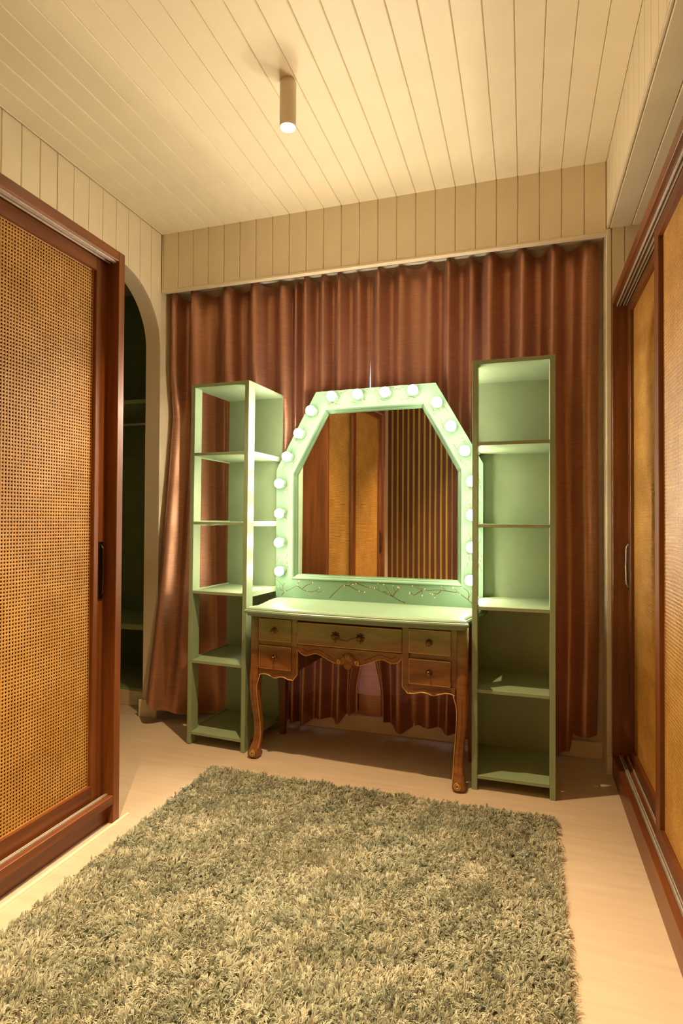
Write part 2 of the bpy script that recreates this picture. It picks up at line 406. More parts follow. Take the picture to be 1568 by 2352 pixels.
door(lw, WLX-.055, 1, 1.322, 2.002, ca, 1.976)
door(lw, WLX-.026, 1, .702, 1.44, cane_mesh(.606, 2.081), .735)
# right
WRX = .41
rw = thing('wardrobe', 'long dark wood wardrobe with sliding cane doors on the right', 'wardrobe', (0, 0, 0))
obj('end_panel', bx(WRX, XR-.01, 3.108, 3.143, 0, H, bev=.002), WOODV, rw)
obj('end_panel', bx(WRX, XR-.01, -.22, -.185, 0, H, bev=.002), WOODV, rw)
obj('top_panel', bx(WRX, XR-.01, -.185, 3.108, 2.308, H, bev=.002), WOODH, rw)
obj('back_panel', bx(XR-.022, XR-.01, -.185, 3.108, .1, 2.308), DARKW, rw)
obj('base_panel', bx(WRX+.022, XR-.022, -.185, 3.108, .085, .098), WOODH, rw)
obj('bottom_rail', bx(WRX, WRX+.022, -.185, 3.108, 0, .106, bev=.002), WOODH, rw)
for dx in (.027, .036, .062, .071): obj('track', bx(WRX+dx, WRX+dx+.004, -.185, 3.108, .098, .112), ALU, rw)
for dx in (.020, .032, .048, .060): obj('track', bx(WRX+dx, WRX+dx+.0035, -.185, 3.108, 2.297, 2.308), ALU, rw)
cr = cane_mesh(.722, 2.081)
DW = .722+.132
door(rw, WRX+.068, -1, 3.108-DW, 3.108, cr, 3.082)
door(rw, WRX+.038, -1, 2.345-DW, 2.345, cr)
door(rw, WRX+.068, -1, 1.55-DW, 1.55, cr)
door(rw, WRX+.038, -1, -.183, -.183+DW, cr)

# ------------------------------------------------------------------ shelf towers
TW, TD, TH = .366, .41, 1.992
SZ = [.060, .455, .838, 1.221, 1.603]
def make_tower():
    t = thing('shelf_tower', 'sage green open shelf tower left of the vanity, set at a slight angle', 'shelf', (0, 0, 0), 0, 'open shelf towers beside the vanity')
    for u in (0, TW-.025): obj('post', bx(u, u+.025, 0, .068, 0, TH, bev=.0012), GREEN, t)
    obj('back_panel', bx(0, TW, TD-.014, TD, 0.0, TH-.018), GREEN, t)
    obj('top_panel', bx(.0, TW, .0005, TD, TH-.018, TH+.0006, bev=.001), GREEN, t)
    for z in SZ:
        s = obj('shelf', bx(.0255, TW-.0255, .002, TD-.014, z-.008, z+.008, bev=.001), GREEN, t)
        for u in (0.0, TW-.012):
            obj('edge_strip', bx(u, u+.012, .0685, TD-.0145, z-.014, z+.013), GREEN, s)
            a, b = (.0121, .026) if u == 0 else (TW-.026, TW-.0121)
            obj('ledge', bx(a, b, .069, TD-.0145, z-.008, z+.008), GREEN, s)
    return t
tl = make_tower()
tr = copy_tree(tl)
tr['label'] = 'tall sage green open shelf tower right of the vanity, facing straight out'
tl.location = (-1.788, 2.839, .003); tl.rotation_euler = (0, .006, -.06)
tr.location = (-.234, 2.770, 0)

# ------------------------------------------------------------------ curtains
RID = [[-2.16, -2.023, -1.778, -1.587, -1.41], [-1.325, -1.255, -1.144, -1.043, -.93], [-.80, -.679, -.511, -.401, -.28], [-.18, -.011, .144, .31]]
HEMZ = [(-2.25, .17), (-2.19, .155), (-2.12, .09), (-2.0, .05), (-1.9, .035), (-1.60, .05), (-1.342, .032), (-1.259, .02), (-1.147, .077), (-1.036, .051), (-.997, .10), (-.88, .115), (-.812, .113), (-.74, .07), (-.665, .032), (-.56, .085), (-.433, .08), (-.3, .05), (-.05, .05), (.10, .03), (.24, .03), (.25, .13), (.42, .14)]
HX, HZ = zip(*HEMZ)
PE = [(-2.195, -1.36), (-1.37, -.8685), (-.8695, -.21), (-.222, .372)]
LBL = ['copper brown satin curtain panel flaring out beside the arch', 'copper brown satin curtain panel hanging left of the centre gap', 'copper brown satin curtain panel hanging right of the centre gap', 'copper brown satin curtain panel at the far right behind the tall shelf tower']
def curtain_pt(pi, x, z, rid, amp, ph):
    """fold depth and sideways drift at (x, z)"""
    t = max(0.0, min(1.0, (2.7-z)/2.6))
    # ridge / valley profile
    k = np.searchsorted(rid, x)
    if k == 0: d = rid[1]-rid[0]; c = (x-rid[0])/d; a = amp[0]
    elif k == len(rid): d = rid[-1]-rid[-2]; c = (x-rid[-1])/d; a = amp[-1]
    else: c = (x-rid[k-1])/(rid[k]-rid[k-1]); a = amp[k-1]*(1-c)+amp[k]*c
    w = .5+.5*math.cos(2*PI*c); w = w**(1.45-.4*t)
    if pi == 0: a = min(a, .050+.045*max(0, min(1, (z-1.9)/.3)))
    y = 3.308 - a*w
    y += .006*math.sin(9*x+2.2*z+ph)*t + .004*math.sin(31*x+1.1*z+ph*2)
    return y
def build_curtain(pi):
    x0, x1 = PE[pi]; rid = RID[pi]; r2 = random.Random(20+pi)
    amp = [r2.uniform(.050, .095) for _ in rid]; ph = r2.uniform(0, 6)
    nu, nv = int((x1-x0)/.008), 90
    root = None
    def grid(name, za, zb, dy, n, mat, parent):
        V = []; F = []
        for j in range(n+1):
            for i in range(nu+1):
                s = i/nu; x = x0+(x1-x0)*s
                hz = float(np.interp(x, HX, HZ)); top = 2.70
                # gathered heading: the cloth sags between its hooks
                kk = np.searchsorted(rid, x); c = .5
                if 0 < kk < len(rid): c = (x-rid[kk-1])/(rid[kk]-rid[kk-1])
                top -= (.008+.022*((kk*7+pi*3) % 4)/3)*(math.sin(PI*min(1, max(0, c)))**2)
                f = j/n
                zlo = hz if za is None else (hz+za if za >= 0 else top+za)
                zhi = top if zb is None else hz+zb
                z = zlo+(zhi-zlo)*f
                y = curtain_pt(pi, x, z, rid, amp, ph)+dy
                t = max(0.0, (2.7-z)/2.6); xx = x+.008*math.sin(3*z+ph+5*x)*t
                if pi == 0:
                    fl = max(0, 1-(x+2.2)/.42); fl = fl*fl*(3-2*fl); tt = max(0, min(1, (1.95-z)/1.85))
                    y -= fl*.27*tt**1.25*(1 if dy == 0 else 1)
                    y -= .012*fl*tt*math.sin(38*x)
                if pi in (1, 2):        # the two centre panels part a little
                    e = (x1-x) if pi == 1 else (x-x0); g = math.exp(-(e/.09)**2)
                    op = .004*math.exp(-((z-2.06)/.09)**2) - .006*max(0, min(1, (1.0-z)/.2))*max(0, min(1, (z-.5)/.2)) + .075*max(0, min(1, (.62-z)/.35))
                    xx += (-1 if pi == 1 else 1)*g*op
                if pi == 2 and z > 1.5: xx += 0
                if pi == 3:
                    e = x1-x; g = math.exp(-(e/.12)**2); xx -= g*.012*t; y -= g*.02
                V.append((xx, y, z))
        for j in range(n):
            for i in range(nu):
                a = j*(nu+1)+i; F.append((a, a+1, a+nu+2, a+nu+1))
        me = bpy.data.meshes.new(name); me.from_pydata(V, [], F); me.polygons.foreach_set('use_smooth', [True]*len(F)); me.update()
        return link(name, me, mat, parent)
    root = grid('curtain', None, None, 0, nv, CURT, None)
    tag(root, LBL[pi], 'curtain', 'copper curtain panels')
    grid('hem', 0.001, .17, .004, 8, HEM, root)
    grid('heading_tape', -.075, None, .004, 6, HEM, root)
for i in range(4): build_curtain(i)
def sheer(za, zb, name, mat, par):
    V = []; F = []; nu, nv = 24, 16
    for j in range(nv+1):
        for i in range(nu+1):
            x = -1.02+.25*i/nu; V.append((x, 3.318+.006*math.sin(38*x), za+(zb-za)*j/nv))
    for j in range(nv):
        for i in range(nu): a = j*(nu+1)+i; F.append((a, a+1, a+nu+2, a+nu+1))
    me = bpy.data.meshes.new(name); me.from_pydata(V, [], F); me.update(); return link(name, me, mat, par)
sp_ = tag(sheer(.22, 1.2, 'curtain', SHEER, None), 'dusky pink cloth strip in the curtain gap seen below the vanity', 'curtain', 'copper curtain panels')
sheer(.10, .22, 'hem', HEM, sp_)
tag(obj('curtain_track', bx(XL+.01, .385, 3.262, 3.288, 2.712, 2.73, bev=.002), WINF), 'white curtain track tucked behind the pelmet', 'curtain track')

# ------------------------------------------------------------------ vanity desk
DA = -.052; D0 = (-.819, 2.774, 0)
dk = thing('vanity_desk', 'green topped wooden vanity desk with carved apron and five drawers', 'desk', D0, DA)
def outline(ins=0.0):
    half = [(0, -.086), (.14, -.086), (.28, -.081), (.40, -.071), (.49, -.061), (.545, -.055), (.572, -.050), (.580, -.042), (.572, -.026), (.562, 0.0), (.560, .04), (.566, .09), (.578, .15), (.592, .21), (.604, .27), (.609, .33), (.610, .42)]
    pts = []
    for u, v in half:
        f = 1-ins/.6
        pts.append((u*f, v+ins*(1 if v < .3 else -1)*(1 if v < .0 else .0) - (ins*.2 if v > .4 else 0)))
    return pts + [(-u, v) for u, v in pts[::-1] if u > 1e-6]
top = B(); layers = [(.012, .742), (.010, .752), (.000, .758), (-.003, .766), (.000, .773), (.006, .776), (.007, .780), (.014, .786), (.026, .789), (.030, .7875), (.040, .790)]
rings = []
for ins, z in layers:
    rings.append([top.verts.new((u, v, z)) for u, v in outline(ins)])
n = len(rings[0])
for a, b in zip(rings, rings[1:]):
    for i in range(n): top.faces.new((a[i], a[(i+1) % n], b[(i+1) % n], b[i]))
top.faces.new(rings[0][::-1]); top.faces.new(rings[-1])
top.normal_update(); bmesh.ops.triangulate(top, faces=[f for f in top.faces if len(f.verts) > 4])
obj('tabletop', top, GREEN_TOP, dk)
# carcase
def cmesh():
    bm = B()
    for a, b in ((-.53, -.30), (.27, .53)): box(bm, a, b, .012, .37, .462, .742)
    box(bm, -.30, .30, .012, .37, .605, .742)
    return bm
obj('carcase', cmesh(), DESKD, dk)
fr = B()
box(fr, -.53, .53, .001, .0125, .729, .742); 
for s in (-1, 1):
    a, b = (-.53, -.30) if s < 0 else (.27, .53); box(fr, a, b, .002, .0125, .588, .612); box(fr, a, b, .002, .0125, .455, .468)
    a, b = (-.531, -.512) if s < 0 else (.493, .531); box(fr, a, b, .002, .0125, .455, .742)
box(fr, -.30, .30, .002, .0125, .598, .609)
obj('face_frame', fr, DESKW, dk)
def flat(pts, v0, v1): return prism(B(), pts, lambda u, z: (u, v0, z), lambda u, z: (u, v1, z))
def bead(name, pts, r, v, par, mat=GILT): return obj(name, tube(B(), [(u, v, z) for u, z in pts], r, 6), mat, par, True)
def smooth_path(p, n=5):
    out = []
    for i in range(len(p)-1):
        p0 = p[max(i-1, 0)]; p1 = p[i]; p2 = p[i+1]; p3 = p[min(i+2, len(p)-1)]
        for k in range(n):
            t = k/n; q = []
            for a, b, c, d in zip(p0, p1, p2, p3):
                q.append(.5*((2*b)+(-a+c)*t+(2*a-5*b+4*c-d)*t*t+(-a+3*b-3*c+d)*t**3))
            out.append(tuple(q))
    out.append(tuple(p[-1])); return out
# dividing stiles with a pointed foot; the right bank of drawers starts a little closer to the middle
for s in (-1, 1):
    o_, i_ = (-.322, -.292) if s < 0 else (.2915, .2605)
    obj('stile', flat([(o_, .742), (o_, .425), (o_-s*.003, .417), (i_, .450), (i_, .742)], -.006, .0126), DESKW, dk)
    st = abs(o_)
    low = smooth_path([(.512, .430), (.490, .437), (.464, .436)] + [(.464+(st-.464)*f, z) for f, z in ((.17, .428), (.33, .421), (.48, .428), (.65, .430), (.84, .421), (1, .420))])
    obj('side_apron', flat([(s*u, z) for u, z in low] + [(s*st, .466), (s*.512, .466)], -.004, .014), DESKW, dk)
    bead('apron_bead', [(s*u, z) for u, z in low] + [(o_-s*.003, .417), (i_, .449), (i_, .578)], .0028, -.005, dk)
    obj('carved_line', tube(B(), [(s*u, -.004, z) for u, z in smooth_path([(.50, .443)] + [(.50+(st-.485)*f, z) for f, z in ((.17, .452), (.35, .447), (.52, .441), (.68, .448), (.86, .443), (.97, .440))])], .0018, 5), DESKD, dk)
CU, CS = -.0155, .947        # middle of the kneehole
mid = smooth_path([(-.292, .585), (-.270, .562), (-.242, .553), (-.215, .560), (-.191, .567), (-.165, .564), (-.135, .553), (-.100, .538), (-.068, .529), (-.030, .525), (0, .523)])
mid = [(u*CS, z) for u, z in mid]; mid = mid + [(-u, z) for u, z in mid[::-1][1:]]
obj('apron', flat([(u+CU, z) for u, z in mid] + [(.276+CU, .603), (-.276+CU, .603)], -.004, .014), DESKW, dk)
half = [p for p in mid if p[0] < -.035]
for s in (1, -1):
    bead('apron_bead', [(s*u+CU, z) for u, z in half], .0028, -.005, dk)
    sp = [(s*(-.047)+.0115*(1-k/22*.75)*math.cos(k*.62+ (PI/2*3)), .541+.0115*(1-k/22*.75)*math.sin(k*.62+PI/2*3)) for k in range(22)]
    obj('scroll', tube(B(), [(u+CU, -.010-.0004*i, z) for i, (u, z) in enumerate(sp)], .0034, 6), GILT, dk, True)
    obj('carved_line', tube(B(), [(s*u*CS+CU, -.004, z) for u, z in smooth_path([(-.262, .588), (-.235, .575), (-.205, .582), (-.178, .589), (-.150, .582), (-.118, .566), (-.090, .555)])], .002, 5), DESKD, dk)
sh = B(); NA = 28; NR = 6; rows = []
for j in range(NR+1):
    r = j/NR; row = []
    for i in range(NA+1):
        a = PI*(-.06+1.12*i/NA); ru = .042*r; rz = .050*r
        lob = 1+.07*math.cos(i*PI/2)*r
        row.append(sh.verts.new((CU+math.cos(a)*ru*lob, -.006-.014*math.sin(PI*min(1, r*.95))-.003*math.cos(i*PI/2)*r, .534+math.sin(a)*rz*lob)))
    rows.append(row)
for a, b in zip(rows[1:], rows[2:]):
    for i in range(NA): sh.faces.new((a[i], a[i+1], b[i+1], b[i]))
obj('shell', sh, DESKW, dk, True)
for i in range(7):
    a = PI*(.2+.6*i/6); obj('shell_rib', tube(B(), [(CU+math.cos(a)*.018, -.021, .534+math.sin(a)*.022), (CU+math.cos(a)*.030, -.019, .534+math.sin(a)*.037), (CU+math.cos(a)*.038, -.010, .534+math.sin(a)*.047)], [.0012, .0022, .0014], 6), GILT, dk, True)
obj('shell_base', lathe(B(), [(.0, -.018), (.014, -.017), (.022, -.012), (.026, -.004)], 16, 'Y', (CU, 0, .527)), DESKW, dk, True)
# drawers
def drawer(u0, u1, z0, z1, pull):
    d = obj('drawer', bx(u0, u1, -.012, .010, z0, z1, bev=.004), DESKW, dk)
    e = .003
    obj('edge_bead', tube(B(), [(u0+e, -.010, z0+e), (u1-e, -.010, z0+e), (u1-e, -.010, z1-e), (u0+e, -.010, z1-e), (u0+e, -.010, z0+e)], .0024, 6), GILT, d)
    zc = (z0+z1)/2; uc = (u0+u1)/2
    if pull == 'knob':
        k = obj('knob', lathe(B(), [(.0155, -.012), (.0155, -.0145), (.006, -.016), (.005, -.024), (.010, -.029), (.0135, -.034), (.0125, -.039), (.007, -.042), (0, -.0425)], 18, 'Y', (uc, 0, zc)), BRASS, d, True)
        obj('rosette', lathe(B(), [(.008, -.0405), (.008, -.0435), (.004, -.045), (0, -.0452)], 8, 'Y', (uc, 0, zc)), BRASS, k)
    else:
        for s in (-1, 1):
            c = uc+s*.0655
            k = obj('rosette', lathe(B(), [(.017, -.012), (.019, -.016), (.014, -.021), (.010, -.030), (.008, -.036), (0, -.037)], 12, 'Y', (c, 0, zc)), BRASS, d, True)
            for q in range(8):
                a = 2*PI*q/8; obj('petal', tube(B(), [(c+math.cos(a)*.010, -.016, zc+math.sin(a)*.010), (c+math.cos(a)*.018, -.017, zc+math.sin(a)*.018), (c+math.cos(a)*(.024 if q != 6 else .026), -.013, zc+math.sin(a)*(.024 if q != 6 else .03))], [.004, .0052, .001], 6), BRASS, k, True)
        obj('bail', tube(B(), [(uc+u, v, zc+z) for u, v, z in smooth_path([(-.0655, -.030, .004), (-.050, -.036, .003), (-.030, -.042, -.008), (-.010, -.044, -.013), (.010, -.044, -.012), (.030, -.042, -.003), (.050, -.036, .001), (.0655, -.030, .004)], 4)], .0042, 8), BRASS, d, True)
    return d
drawer(-.512, -.324, .612, .728, 'knob'); drawer(-.512, -.324, .467, .588, 'knob')
drawer(.324-.032, .493, .612, .728, 'knob'); drawer(.324-.032, .493, .467, .588, 'knob')
drawer(-.290, .259, .608, .721, 'bail')
# legs
def leg_sections(s):
    S = [(.742, .541, .028, .0275, .032), (.60, .541, .028, .0275, .032), (.47, .541, .026, .0275, .033), (.42, .543, .020, .0270, .033), (.37, .544, .016, .0255, .032), (.30, .541, .018, .0235, .028), (.24, .535, .022, .0220, .025), (.18, .529, .025, .0215, .023), (.12, .525, .022, .0215, .022), (.08, .526, .014, .0230, .023), (.05, .530, .002, .0270, .028), (.028, .533, -.008, .0320, .033), (.012, .532, -.008, .0310, .032), (0, .530, -.004, .0240, .026)]
    return S
def make_leg(s):
    bm = B(); rings = []; N = 16
    for z, u, v, a, b in leg_sections(s):
        ring = []
        for k in range(N):
            t = 2*PI*k/N; c, q = math.cos(t), math.sin(t); e = .55
            ring.append(bm.verts.new((s*u+math.copysign(abs(c)**e, c)*a, v+math.copysign(abs(q)**e, q)*b, z)))
        rings.append(ring)
    for A_, B_ in zip(rings, rings[1:]):
        for k in range(N): bm.faces.new((A_[k], A_[(k+1) % N], B_[(k+1) % N], B_[k]))
    bm.faces.new(rings[0]); bm.faces.new(rings[-1][::-1])
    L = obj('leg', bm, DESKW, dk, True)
    path = [(s*.505, -.008, .430)] + [(s*(u-a*.93), v-b*.92, z) for z, u, v, a, b in leg_sections(s) if .03 < z < .41]
    obj('leg_bead', tube(B(), smooth_path(path, 4), .0026, 6), GILT, L, True)
    sc = []
    for k in range(26):
        r = .017*(1-k/26*.85); a = k*.5*s+PI*.5; sc.append((s*.531+r*math.cos(a), -.0405-.0002*k, .030+r*math.sin(a)))
    obj('foot_scroll', tube(B(), sc, .0032, 6), GILT, L, True)
    obj('carved_line', tube(B(), smooth_path([(s*(u+.002), v-b*.985, z) for z, u, v, a, b in leg_sections(s) if .06 < z < .43], 3), .0013, 5), DESKD, L)
for s in (-1, 1): make_leg(s)
for s in (-1, 1):
    bm = B(); rr = [[bm.verts.new((s*.54+a*h, .345+b*h, z)) for a, b in ((-1,-1),(1,-1),(1,1),(-1,1))] for z, h in ((.742, .026), (.40, .026), (.10, .017), (0, .013))]
    for A_, B_ in zip(rr, rr[1:]):
        for k in range(4): bm.faces.new((A_[k], A_[(k+1) % 4], B_[(k+1) % 4], B_[k]))
    bm.faces.new(rr[0]); bm.faces.new(rr[-1][::-1]); obj('leg', bm, DESKD, dk)

# ------------------------------------------------------------------ lit vanity mirror
vm = thing('vanity_mirror', 'mint green vanity mirror with lit globe bulbs and painted blossom branches', 'mirror', (D0[0]-math.sin(DA)*.35, D0[1]+math.cos(DA)*.35, .790), DA)
def hexa(w, wt, zb, zs, zt): return [(-w, zb), (w, zb), (w, zs), (wt, zt), (-wt, zt), (-w, zs)]
OUT = hexa(.596, .347, 0, .752, 1.192)
steps = [(hexa(.496, .288, .108, .727, 1.094), 0.0), (hexa(.490, .285, .114, .725, 1.089), -.006), (hexa(.484, .282, .120, .723, 1.084), -.004), (hexa(.480, .280, .124, .7215, 1.080), .006), (hexa(.473, .276, .131, .719, 1.073), .008), (hexa(.470, .2745, .134, .718, 1.070), .018), (hexa(.463, .271, .141, .7155, 1.063), .019)]
def ringmesh(bm, a, va, b, vb):
    A_ = [bm.verts.new((u, va, z)) for u, z in a]; B_ = [bm.verts.new((u, vb, z)) for u, z in b]
    for i in range(6): bm.faces.new((A_[i], A_[(i+1) % 6], B_[(i+1) % 6], B_[i]))
bm = B()
ringmesh(bm, OUT, 0, steps[0][0], 0); ringmesh(bm, OUT, 0, OUT, .03); ringmesh(bm, steps[0][0], 0, steps[0][0], .022); ringmesh(bm, OUT, .03, steps[0][0], .03)
bmesh.ops.remove_doubles(bm, verts=bm.verts[:], dist=1e-5)
fr_ = obj('frame', bm, GREEN_FR, vm)
bm = B()
for (a, va), (b, vb) in zip(steps, steps[1:]): ringmesh(bm, a, va, b, vb)
bmesh.ops.remove_doubles(bm, verts=bm.verts[:], dist=1e-5)
mo = obj('moulding', bm, GREEN_FR, vm)
for p in mo.data.polygons: pass
gl = steps[-1][0]
obj('mirror_glass', prism(B(), gl, lambda u, z: (u, .020, z), lambda u, z: (u, .024, z)), MIRROR, vm)
obj('backing', prism(B(), hexa(.595, .344, .003, .750, 1.188), lambda u, z: (u, .0305, z), lambda u, z: (u, .038, z)), DESKD, vm)
bme = B(); bmesh.ops.create_uvsphere(bme, u_segments=24, v_segments=16, radius=.0275)
bmesh.ops.rotate(bme, verts=bme.verts[:], matrix=Matrix.Rotation(PI/2, 3, 'X')); bm_me = bpy.data.meshes.new('bulb'); bme.to_mesh(bm_me); bme.free()
bm_me.polygons.foreach_set('use_smooth', [True]*len(bm_me.polygons)); bm_me.materials.append(BULB)
skb = lathe(B(), [(.026, 0), (.026, -.005), (.021, -.008), (.017, -.024), (.0, -.024)], 20, 'Y'); bmesh.ops.recalc_face_normals(skb, faces=skb.faces[:])
sk_me = bpy.data.meshes.new('socket'); skb.to_mesh(sk_me); skb.free(); sk_me.materials.append(GREEN_FR)
BP = [(-.235, 1.942), (-.080, 1.942), (.077, 1.942), (.232, 1.942), (.362, 1.868), (.436, 1.738), (.508, 1.607), (.543, 1.447), (.543, 1.272), (.543, 1.107), (.538, .938), (-.362, 1.868), (-.436, 1.742), (-.510, 1.610), (-.557, 1.455), (-.556, 1.281), (-.557, 1.112), (-.553, .947)]
for u, z in BP:
    b = link('bulb', bm_me, None, vm, (u, -.044, z-.790)); link('socket', sk_me, None, b, (0, .044, 0))
BRANCH = [[(-0.557,0.802),(-0.54,0.822),(-0.503,0.84),(-0.459,0.863)],[(-0.459,0.863),(-0.427,0.845),(-0.406,0.835),(-0.368,0.831),(-0.339,0.84),(-0.316,0.858)],[(-0.339,0.84),(-0.322,0.831),(-0.296,0.842)],[(-0.423,0.847),(-0.402,0.864),(-0.381,0.874),(-0.364,0.882)],[(-0.54,0.822),(-0.555,0.831),(-0.603,0.832)],[(-0.555,0.831),(-0.583,0.852)],[(-0.551,0.834),(-0.552,0.857),(-0.599,0.898)],[(-0.552,0.857),(-0.536,0.879)],[(-0.459,0.863),(-0.444,0.892)],[(-0.257,0.8),(-0.228,0.83),(-0.208,0.846),(-0.192,0.865),(-0.17,0.877),(-0.143,0.895)],[(-0.17,0.877),(-0.14,0.877),(-0.125,0.887),(-0.097,0.89)],[(-0.14,0.877),(-0.109,0.862),(-0.081,0.85),(-0.05,0.846)],[(-0.101,0.895),(-0.07,0.884),(-0.023,0.871),(-0.003,0.872)],[(0.185,0.798),(0.155,0.808),(0.12,0.826),(0.094,0.837),(0.061,0.849),(0.034,0.857),(0.011,0.872)],[(0.12,0.826),(0.1,0.843),(0.088,0.86),(0.065,0.892)],[(0.116,0.828),(0.13,0.852),(0.145,0.865),(0.147,0.882)],[(0.13,0.854),(0.116,0.887)],[(0.061,0.853),(0.09,0.852)],[(0.036,0.862),(0.03,0.893)],[(0.541,0.812),(0.519,0.831),(0.485,0.856),(0.463,0.872),(0.444,0.893)],[(0.463,0.868),(0.429,0.87),(0.379,0.875),(0.344,0.874),(0.307,0.87),(0.286,0.877),(0.258,0.878),(0.221,0.894)],[(0.278,0.871),(0.254,0.856),(0.233,0.843),(0.215,0.854),(0.207,0.848)],[(0.278,0.871),(0.274,0.844)],[(0.379,0.872),(0.36,0.855),(0.348,0.857),(0.325,0.854)],[(0.352,0.853),(0.34,0.835)],[(0.406,0.873),(0.383,0.893)],[(0.521,0.831),(0.522,0.869),(0.5,0.891),(0.491,0.901)],[(0.522,0.839),(0.541,0.877)]]
def flat_strip(bm, pts, w0, w1, v):
    m = len(pts); L = []; R = []
    for i, (u, z) in enumerate(pts):
        a = pts[max(i-1, 0)]; b = pts[min(i+1, m-1)]; dx, dz = b[0]-a[0], b[1]-a[1]; q = math.hypot(dx, dz) or 1
        w = (w0+(w1-w0)*i/(m-1))/2
        L.append(bm.verts.new((u-dz/q*w, v, z+dx/q*w))); R.append(bm.verts.new((u+dz/q*w, v, z-dx/q*w)))
    for i in range(m-1): bm.faces.new((L[i], L[i+1], R[i+1], R[i]))
def blossom(u, z, r, rr):
    bm = B(); c = bm.verts.new((u, -.0012, z)); ring = []
    for k in range(10):
        q = r*(1 if k % 2 == 0 else .62); a = 2*PI*k/10+rr; ring.append(bm.verts.new((u+q*math.cos(a), -.0006, z+q*math.sin(a))))
    for k in range(10): bm.faces.new((c, ring[k], ring[(k+1) % 10]))
    return bm
rb = random.Random(5)
def branch(pts, w0, w1, nb):
    p = smooth_path([(u+rb.uniform(-.002, .002) if 0 < i < len(pts)-1 else u, z) for i, (u, z) in enumerate(pts)], 4)
    bm = B(); flat_strip(bm, p, w0, w1, -.0005); o = obj('painted_branch', bm, BRANCHM, vm)
    for i in range(nb):
        q = p[-1] if i == 0 else p[rb.randrange(len(p)//3, len(p))]
        obj('blossom', blossom(q[0]+rb.uniform(-.004, .004), q[1]+rb.uniform(-.004, .004), rb.uniform(.003, .0055), rb.random()*6), BLOSSOM, o)
for i, l in enumerate(BRANCH):
    big = len(l) >= 4
    branch([(max(-.597, min(.597, u)), max(.002, z-.790)) for u, z in l], .0042 if big else .0026, .0014, 2 if big else 1)
# finer twigs between the bulbs
cx = {0: [(-.556, .94), (-.556, 1.46)], 1: [(-.54, 1.52), (-.36, 1.85)], 2: [(-.30, 1.94), (.30, 1.94)], 3: [(.36, 1.85), (.54, 1.52)], 4: [(.553, 1.46), (.553, .94)]}
for e, ((u0, z0), (u1, z1)) in cx.items():
    L = math.hypot(u1-u0, z1-z0); nseg = max(2, int(L/.085))
    du, dz = (u1-u0)/L, (z1-z0)/L; nu_, nz_ = -dz, du
    for i in range(nseg):
        for sg in (-1, 1):
            t = (i+.25+.3*(sg > 0))/nseg*L; off = sg*rb.uniform(.028, .040); ln = rb.uniform(.045, .075)*rb.choice((-1, 1))
            pts = []; w = off
            for q in range(5):
                tt = t+ln*q/4; w = off-sg*.020*(q/4)*rb.uniform(.3, 1.2)
                pts.append((u0+du*tt+nu_*w, z0+dz*tt+nz_*w-.790))
            def inside(p):
                u, z = abs(p[0]), p[1]
                if u > .594 or z > 1.186 or z < .12: return False
                if z > .752 and u > .347+(1.192-z)*(.253/.44)-.006: return False
                ii = z > .1 and z < 1.100 and u < .502 and (z < .727 or u < .288+(1.094-z)*(.208/.367)+.008)
                return not ii
            pts = [p for p in pts if inside(p)]
            if len(pts) < 3: continue
            branch(pts, .0022, .0010, 2)
            m = pts[len(pts)//2]; tip = (m[0]+rb.uniform(-.018, .018), m[1]+rb.uniform(-.018, .018))
            if inside(tip): branch([m, ((m[0]+tip[0])/2+.002, (m[1]+tip[1])/2), tip], .0016, .0009, 1)

# ------------------------------------------------------------------ ceiling downlights, one in view and two added as fill
LBODY = paint('lamp_body_white', (.72, .62, .46), .4, .02)
def downlight(x, y, label, watts):
    t = thing('ceiling_downlight', label, 'lamp', (x, y, ZC), 0, 'surface mounted ceiling downlights')
    obj('mount', lathe(B(), [(.028, 0), (.028, -.012), (.0, -.012)], 24), LBODY, t)
    prof = [(.0, -.008), (.032, -.008), (.034, -.010), (.034, -.192), (.0315, -.194), (.0305, -.190), (.0305, -.175)]
    bm = lathe(B(), prof, 32); obj('body', bm, LBODY, t, False)
    obj('diffuser', lathe(B(), [(.0, -.1795), (.0303, -.1795), (.0303, -.184), (.022, -.188), (0, -.1895)], 28), DIFF, t)
    ld = bpy.data.lights.new('downlight_glow', 'SPOT'); ld.energy = watts; ld.color = LAMP_COL; ld.spot_size = math.radians(84); ld.spot_blend = .7; ld.shadow_soft_size = .022
    lo = bpy.data.objects.new('downlight_glow', ld); COL.objects.link(lo); lo.parent = t; lo.location = (0, 0, -.215)
downlight(-.93, 2.19, 'white cylinder downlight on the ceiling in front of the vanity', LAMP_W[0])
downlight(-.80, .55, 'unseen white cylinder downlight added above the camera as fill light', LAMP_W[1])  # unseen lamp added to brighten the rug and the foreground floor
downlight(-.80, -.62, 'unseen white cylinder downlight added near the slatted wall as fill light', LAMP_W[2])  # another unseen lamp, added to lift the outer parts of the room

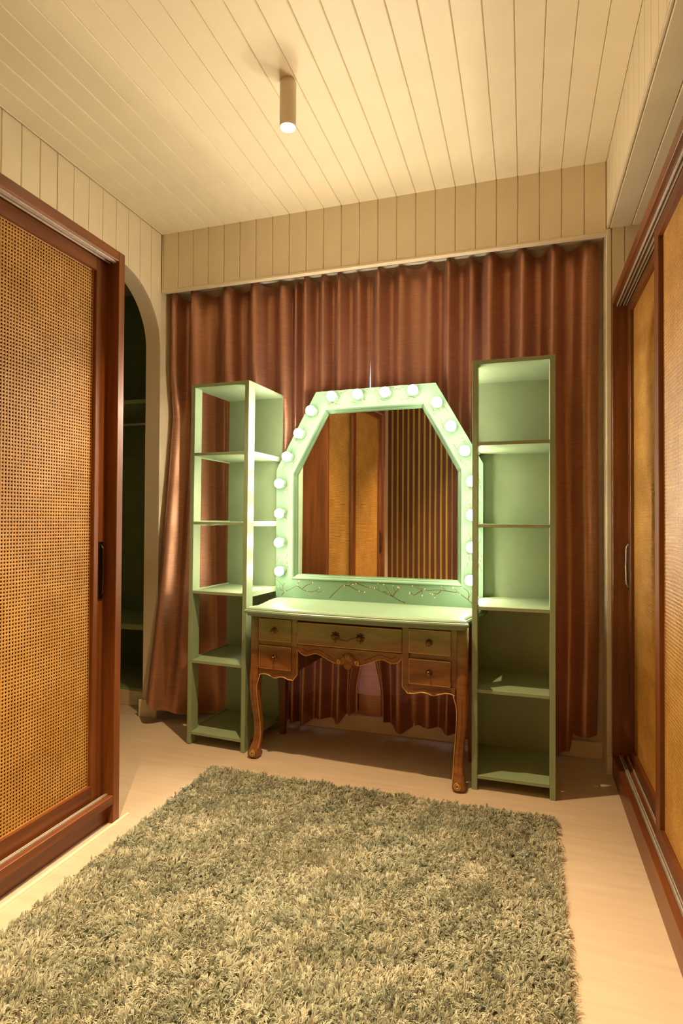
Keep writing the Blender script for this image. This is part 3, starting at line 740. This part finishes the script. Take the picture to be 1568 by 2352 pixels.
# ------------------------------------------------------------------ shaggy rug
RX0, RX1, RY0, RY1 = -1.482, .118, .28, 2.565
def rrect(x0, x1, y0, y1, r, n=6):
    pts = []
    for cx_, cy_, a0 in ((x1-r, y0+r, -PI/2), (x1-r, y1-r, 0), (x0+r, y1-r, PI/2), (x0+r, y0+r, PI)):
        for k in range(n+1): a = a0+PI/2*k/n; pts.append((cx_+r*math.cos(a), cy_+r*math.sin(a)))
    return pts
rug = tag(obj('shag_rug', prism(B(), rrect(RX0, RX1, RY0, RY1, .03), lambda x, y: (x, y, .001), lambda x, y: (x, y, .009)), RUGB), 'pale sage green shaggy rug lying on the beige floor', 'rug')
def build_pile():
    p = .0098; nx, ny = int((RX1-RX0)/p), int((RY1-RY0)/p)
    gx, gy = np.meshgrid(np.arange(nx), np.arange(ny)); N = nx*ny
    cx_ = RX0+.006+(gx.ravel()+.5+rng.uniform(-.5, .5, N))*p; cy_ = RY0+.006+(gy.ravel()+.5+rng.uniform(-.5, .5, N))*p
    def fld(x, y, seed, sc):
        r = np.random.default_rng(seed); s = np.zeros_like(x)
        for i in range(9):
            a = r.uniform(0, 2*np.pi); f = sc*r.uniform(.5, 2.2); s += np.sin((x*np.cos(a)+y*np.sin(a))*f+r.uniform(0, 6.3))/3
        return s
    # every tuft is a bundle of yarn that leans its own way and splays at the tip
    ta = fld(cx_, cy_, 3, 8)*1.6+fld(cx_, cy_, 33, 45)*1.5+rng.normal(0, .8, N); tl_ = np.clip(.50+.18*fld(cx_, cy_, 6, 12)+rng.normal(0, .30, N), 0, 1.25)
    ln = .024+.003*fld(cx_, cy_, 8, 40)+rng.normal(0, .003, N)
    tint = np.clip(.5+.16*fld(cx_, cy_, 9, 25)+rng.normal(0, .2, N), 0, 1)
    S = 9; M = N*S
    rep = lambda a: np.repeat(a, S)
    x = rep(cx_)+rng.normal(0, .0019, M); y = rep(cy_)+rng.normal(0, .0019, M)
    sa = rng.uniform(0, 2*np.pi, M); ss = np.abs(rng.normal(0, .2, M))
    vx = rep(np.cos(ta)*tl_)+np.cos(sa)*ss; vy = rep(np.sin(ta)*tl_)+np.sin(sa)*ss
    le = np.clip(np.hypot(vx, vy), 0, 1.2); th = np.arctan2(vy, vx); l = np.clip(rep(ln)+rng.normal(0, .0025, M), .012, .036)
    dx, dy = np.cos(th), np.sin(th)
    wa = rng.uniform(0, 2*np.pi, M); wx, wy = np.cos(wa), np.sin(wa); w = rng.uniform(.0009, .0015, M)
    co = np.empty((M, 8, 3), np.float32)
    def at(f, bend):
        a = le*bend; return x+dx*l*f*np.sin(a), y+dy*l*f*np.sin(a), .008+l*f*np.cos(a)
    for k, (f, bend, ww) in enumerate(((0, .4, .9), (.5, .6, 1.1), (.86, .95, 1.25), (1., 1.3, .55))):
        px, py, pz = at(f, bend)
        for q, s in ((0, -1), (1, 1)): co[:, 2*k+q, 0] = px+wx*w*ww*s; co[:, 2*k+q, 1] = py+wy*w*ww*s; co[:, 2*k+q, 2] = pz
    me = bpy.data.meshes.new('pile'); me.vertices.add(M*8); me.vertices.foreach_set('co', co.ravel())
    base = (np.arange(M)*8)[:, None]
    li = (base+np.array([0, 1, 3, 2, 2, 3, 5, 4, 4, 5, 7, 6])).ravel().astype(np.int32)
    me.loops.add(M*12); me.loops.foreach_set('vertex_index', li)
    me.polygons.add(M*3); me.polygons.foreach_set('loop_start', np.arange(0, M*12, 4).astype(np.int32))
    at_ = me.attributes.new('tint', 'FLOAT', 'POINT'); at_.data.foreach_set('value', np.repeat(rep(tint)+rng.normal(0, .06, M), 8).astype(np.float32))
    me.polygons.foreach_set('use_smooth', np.ones(M*3, bool)); me.update(calc_edges=True)
    o = link('pile', me, RUG, rug); o['kind'] = 'stuff'
build_pile()
bm = B(); a_ = [bm.verts.new(p) for p in ((.300, 2.978, .001), (.326, 2.968, .0012), (.330, 2.982, .0025), (.304, 2.984, .001))]; bm.faces.new(a_)
ext = bmesh.ops.extrude_face_region(bm, geom=bm.faces[:]); bmesh.ops.translate(bm, vec=(0, 0, .0012), verts=[v for v in ext['geom'] if isinstance(v, bmesh.types.BMVert)])
tag(obj('paper_scrap', bm, PAPER), 'tiny white paper scrap on the floor by the right wardrobe', 'paper scrap')
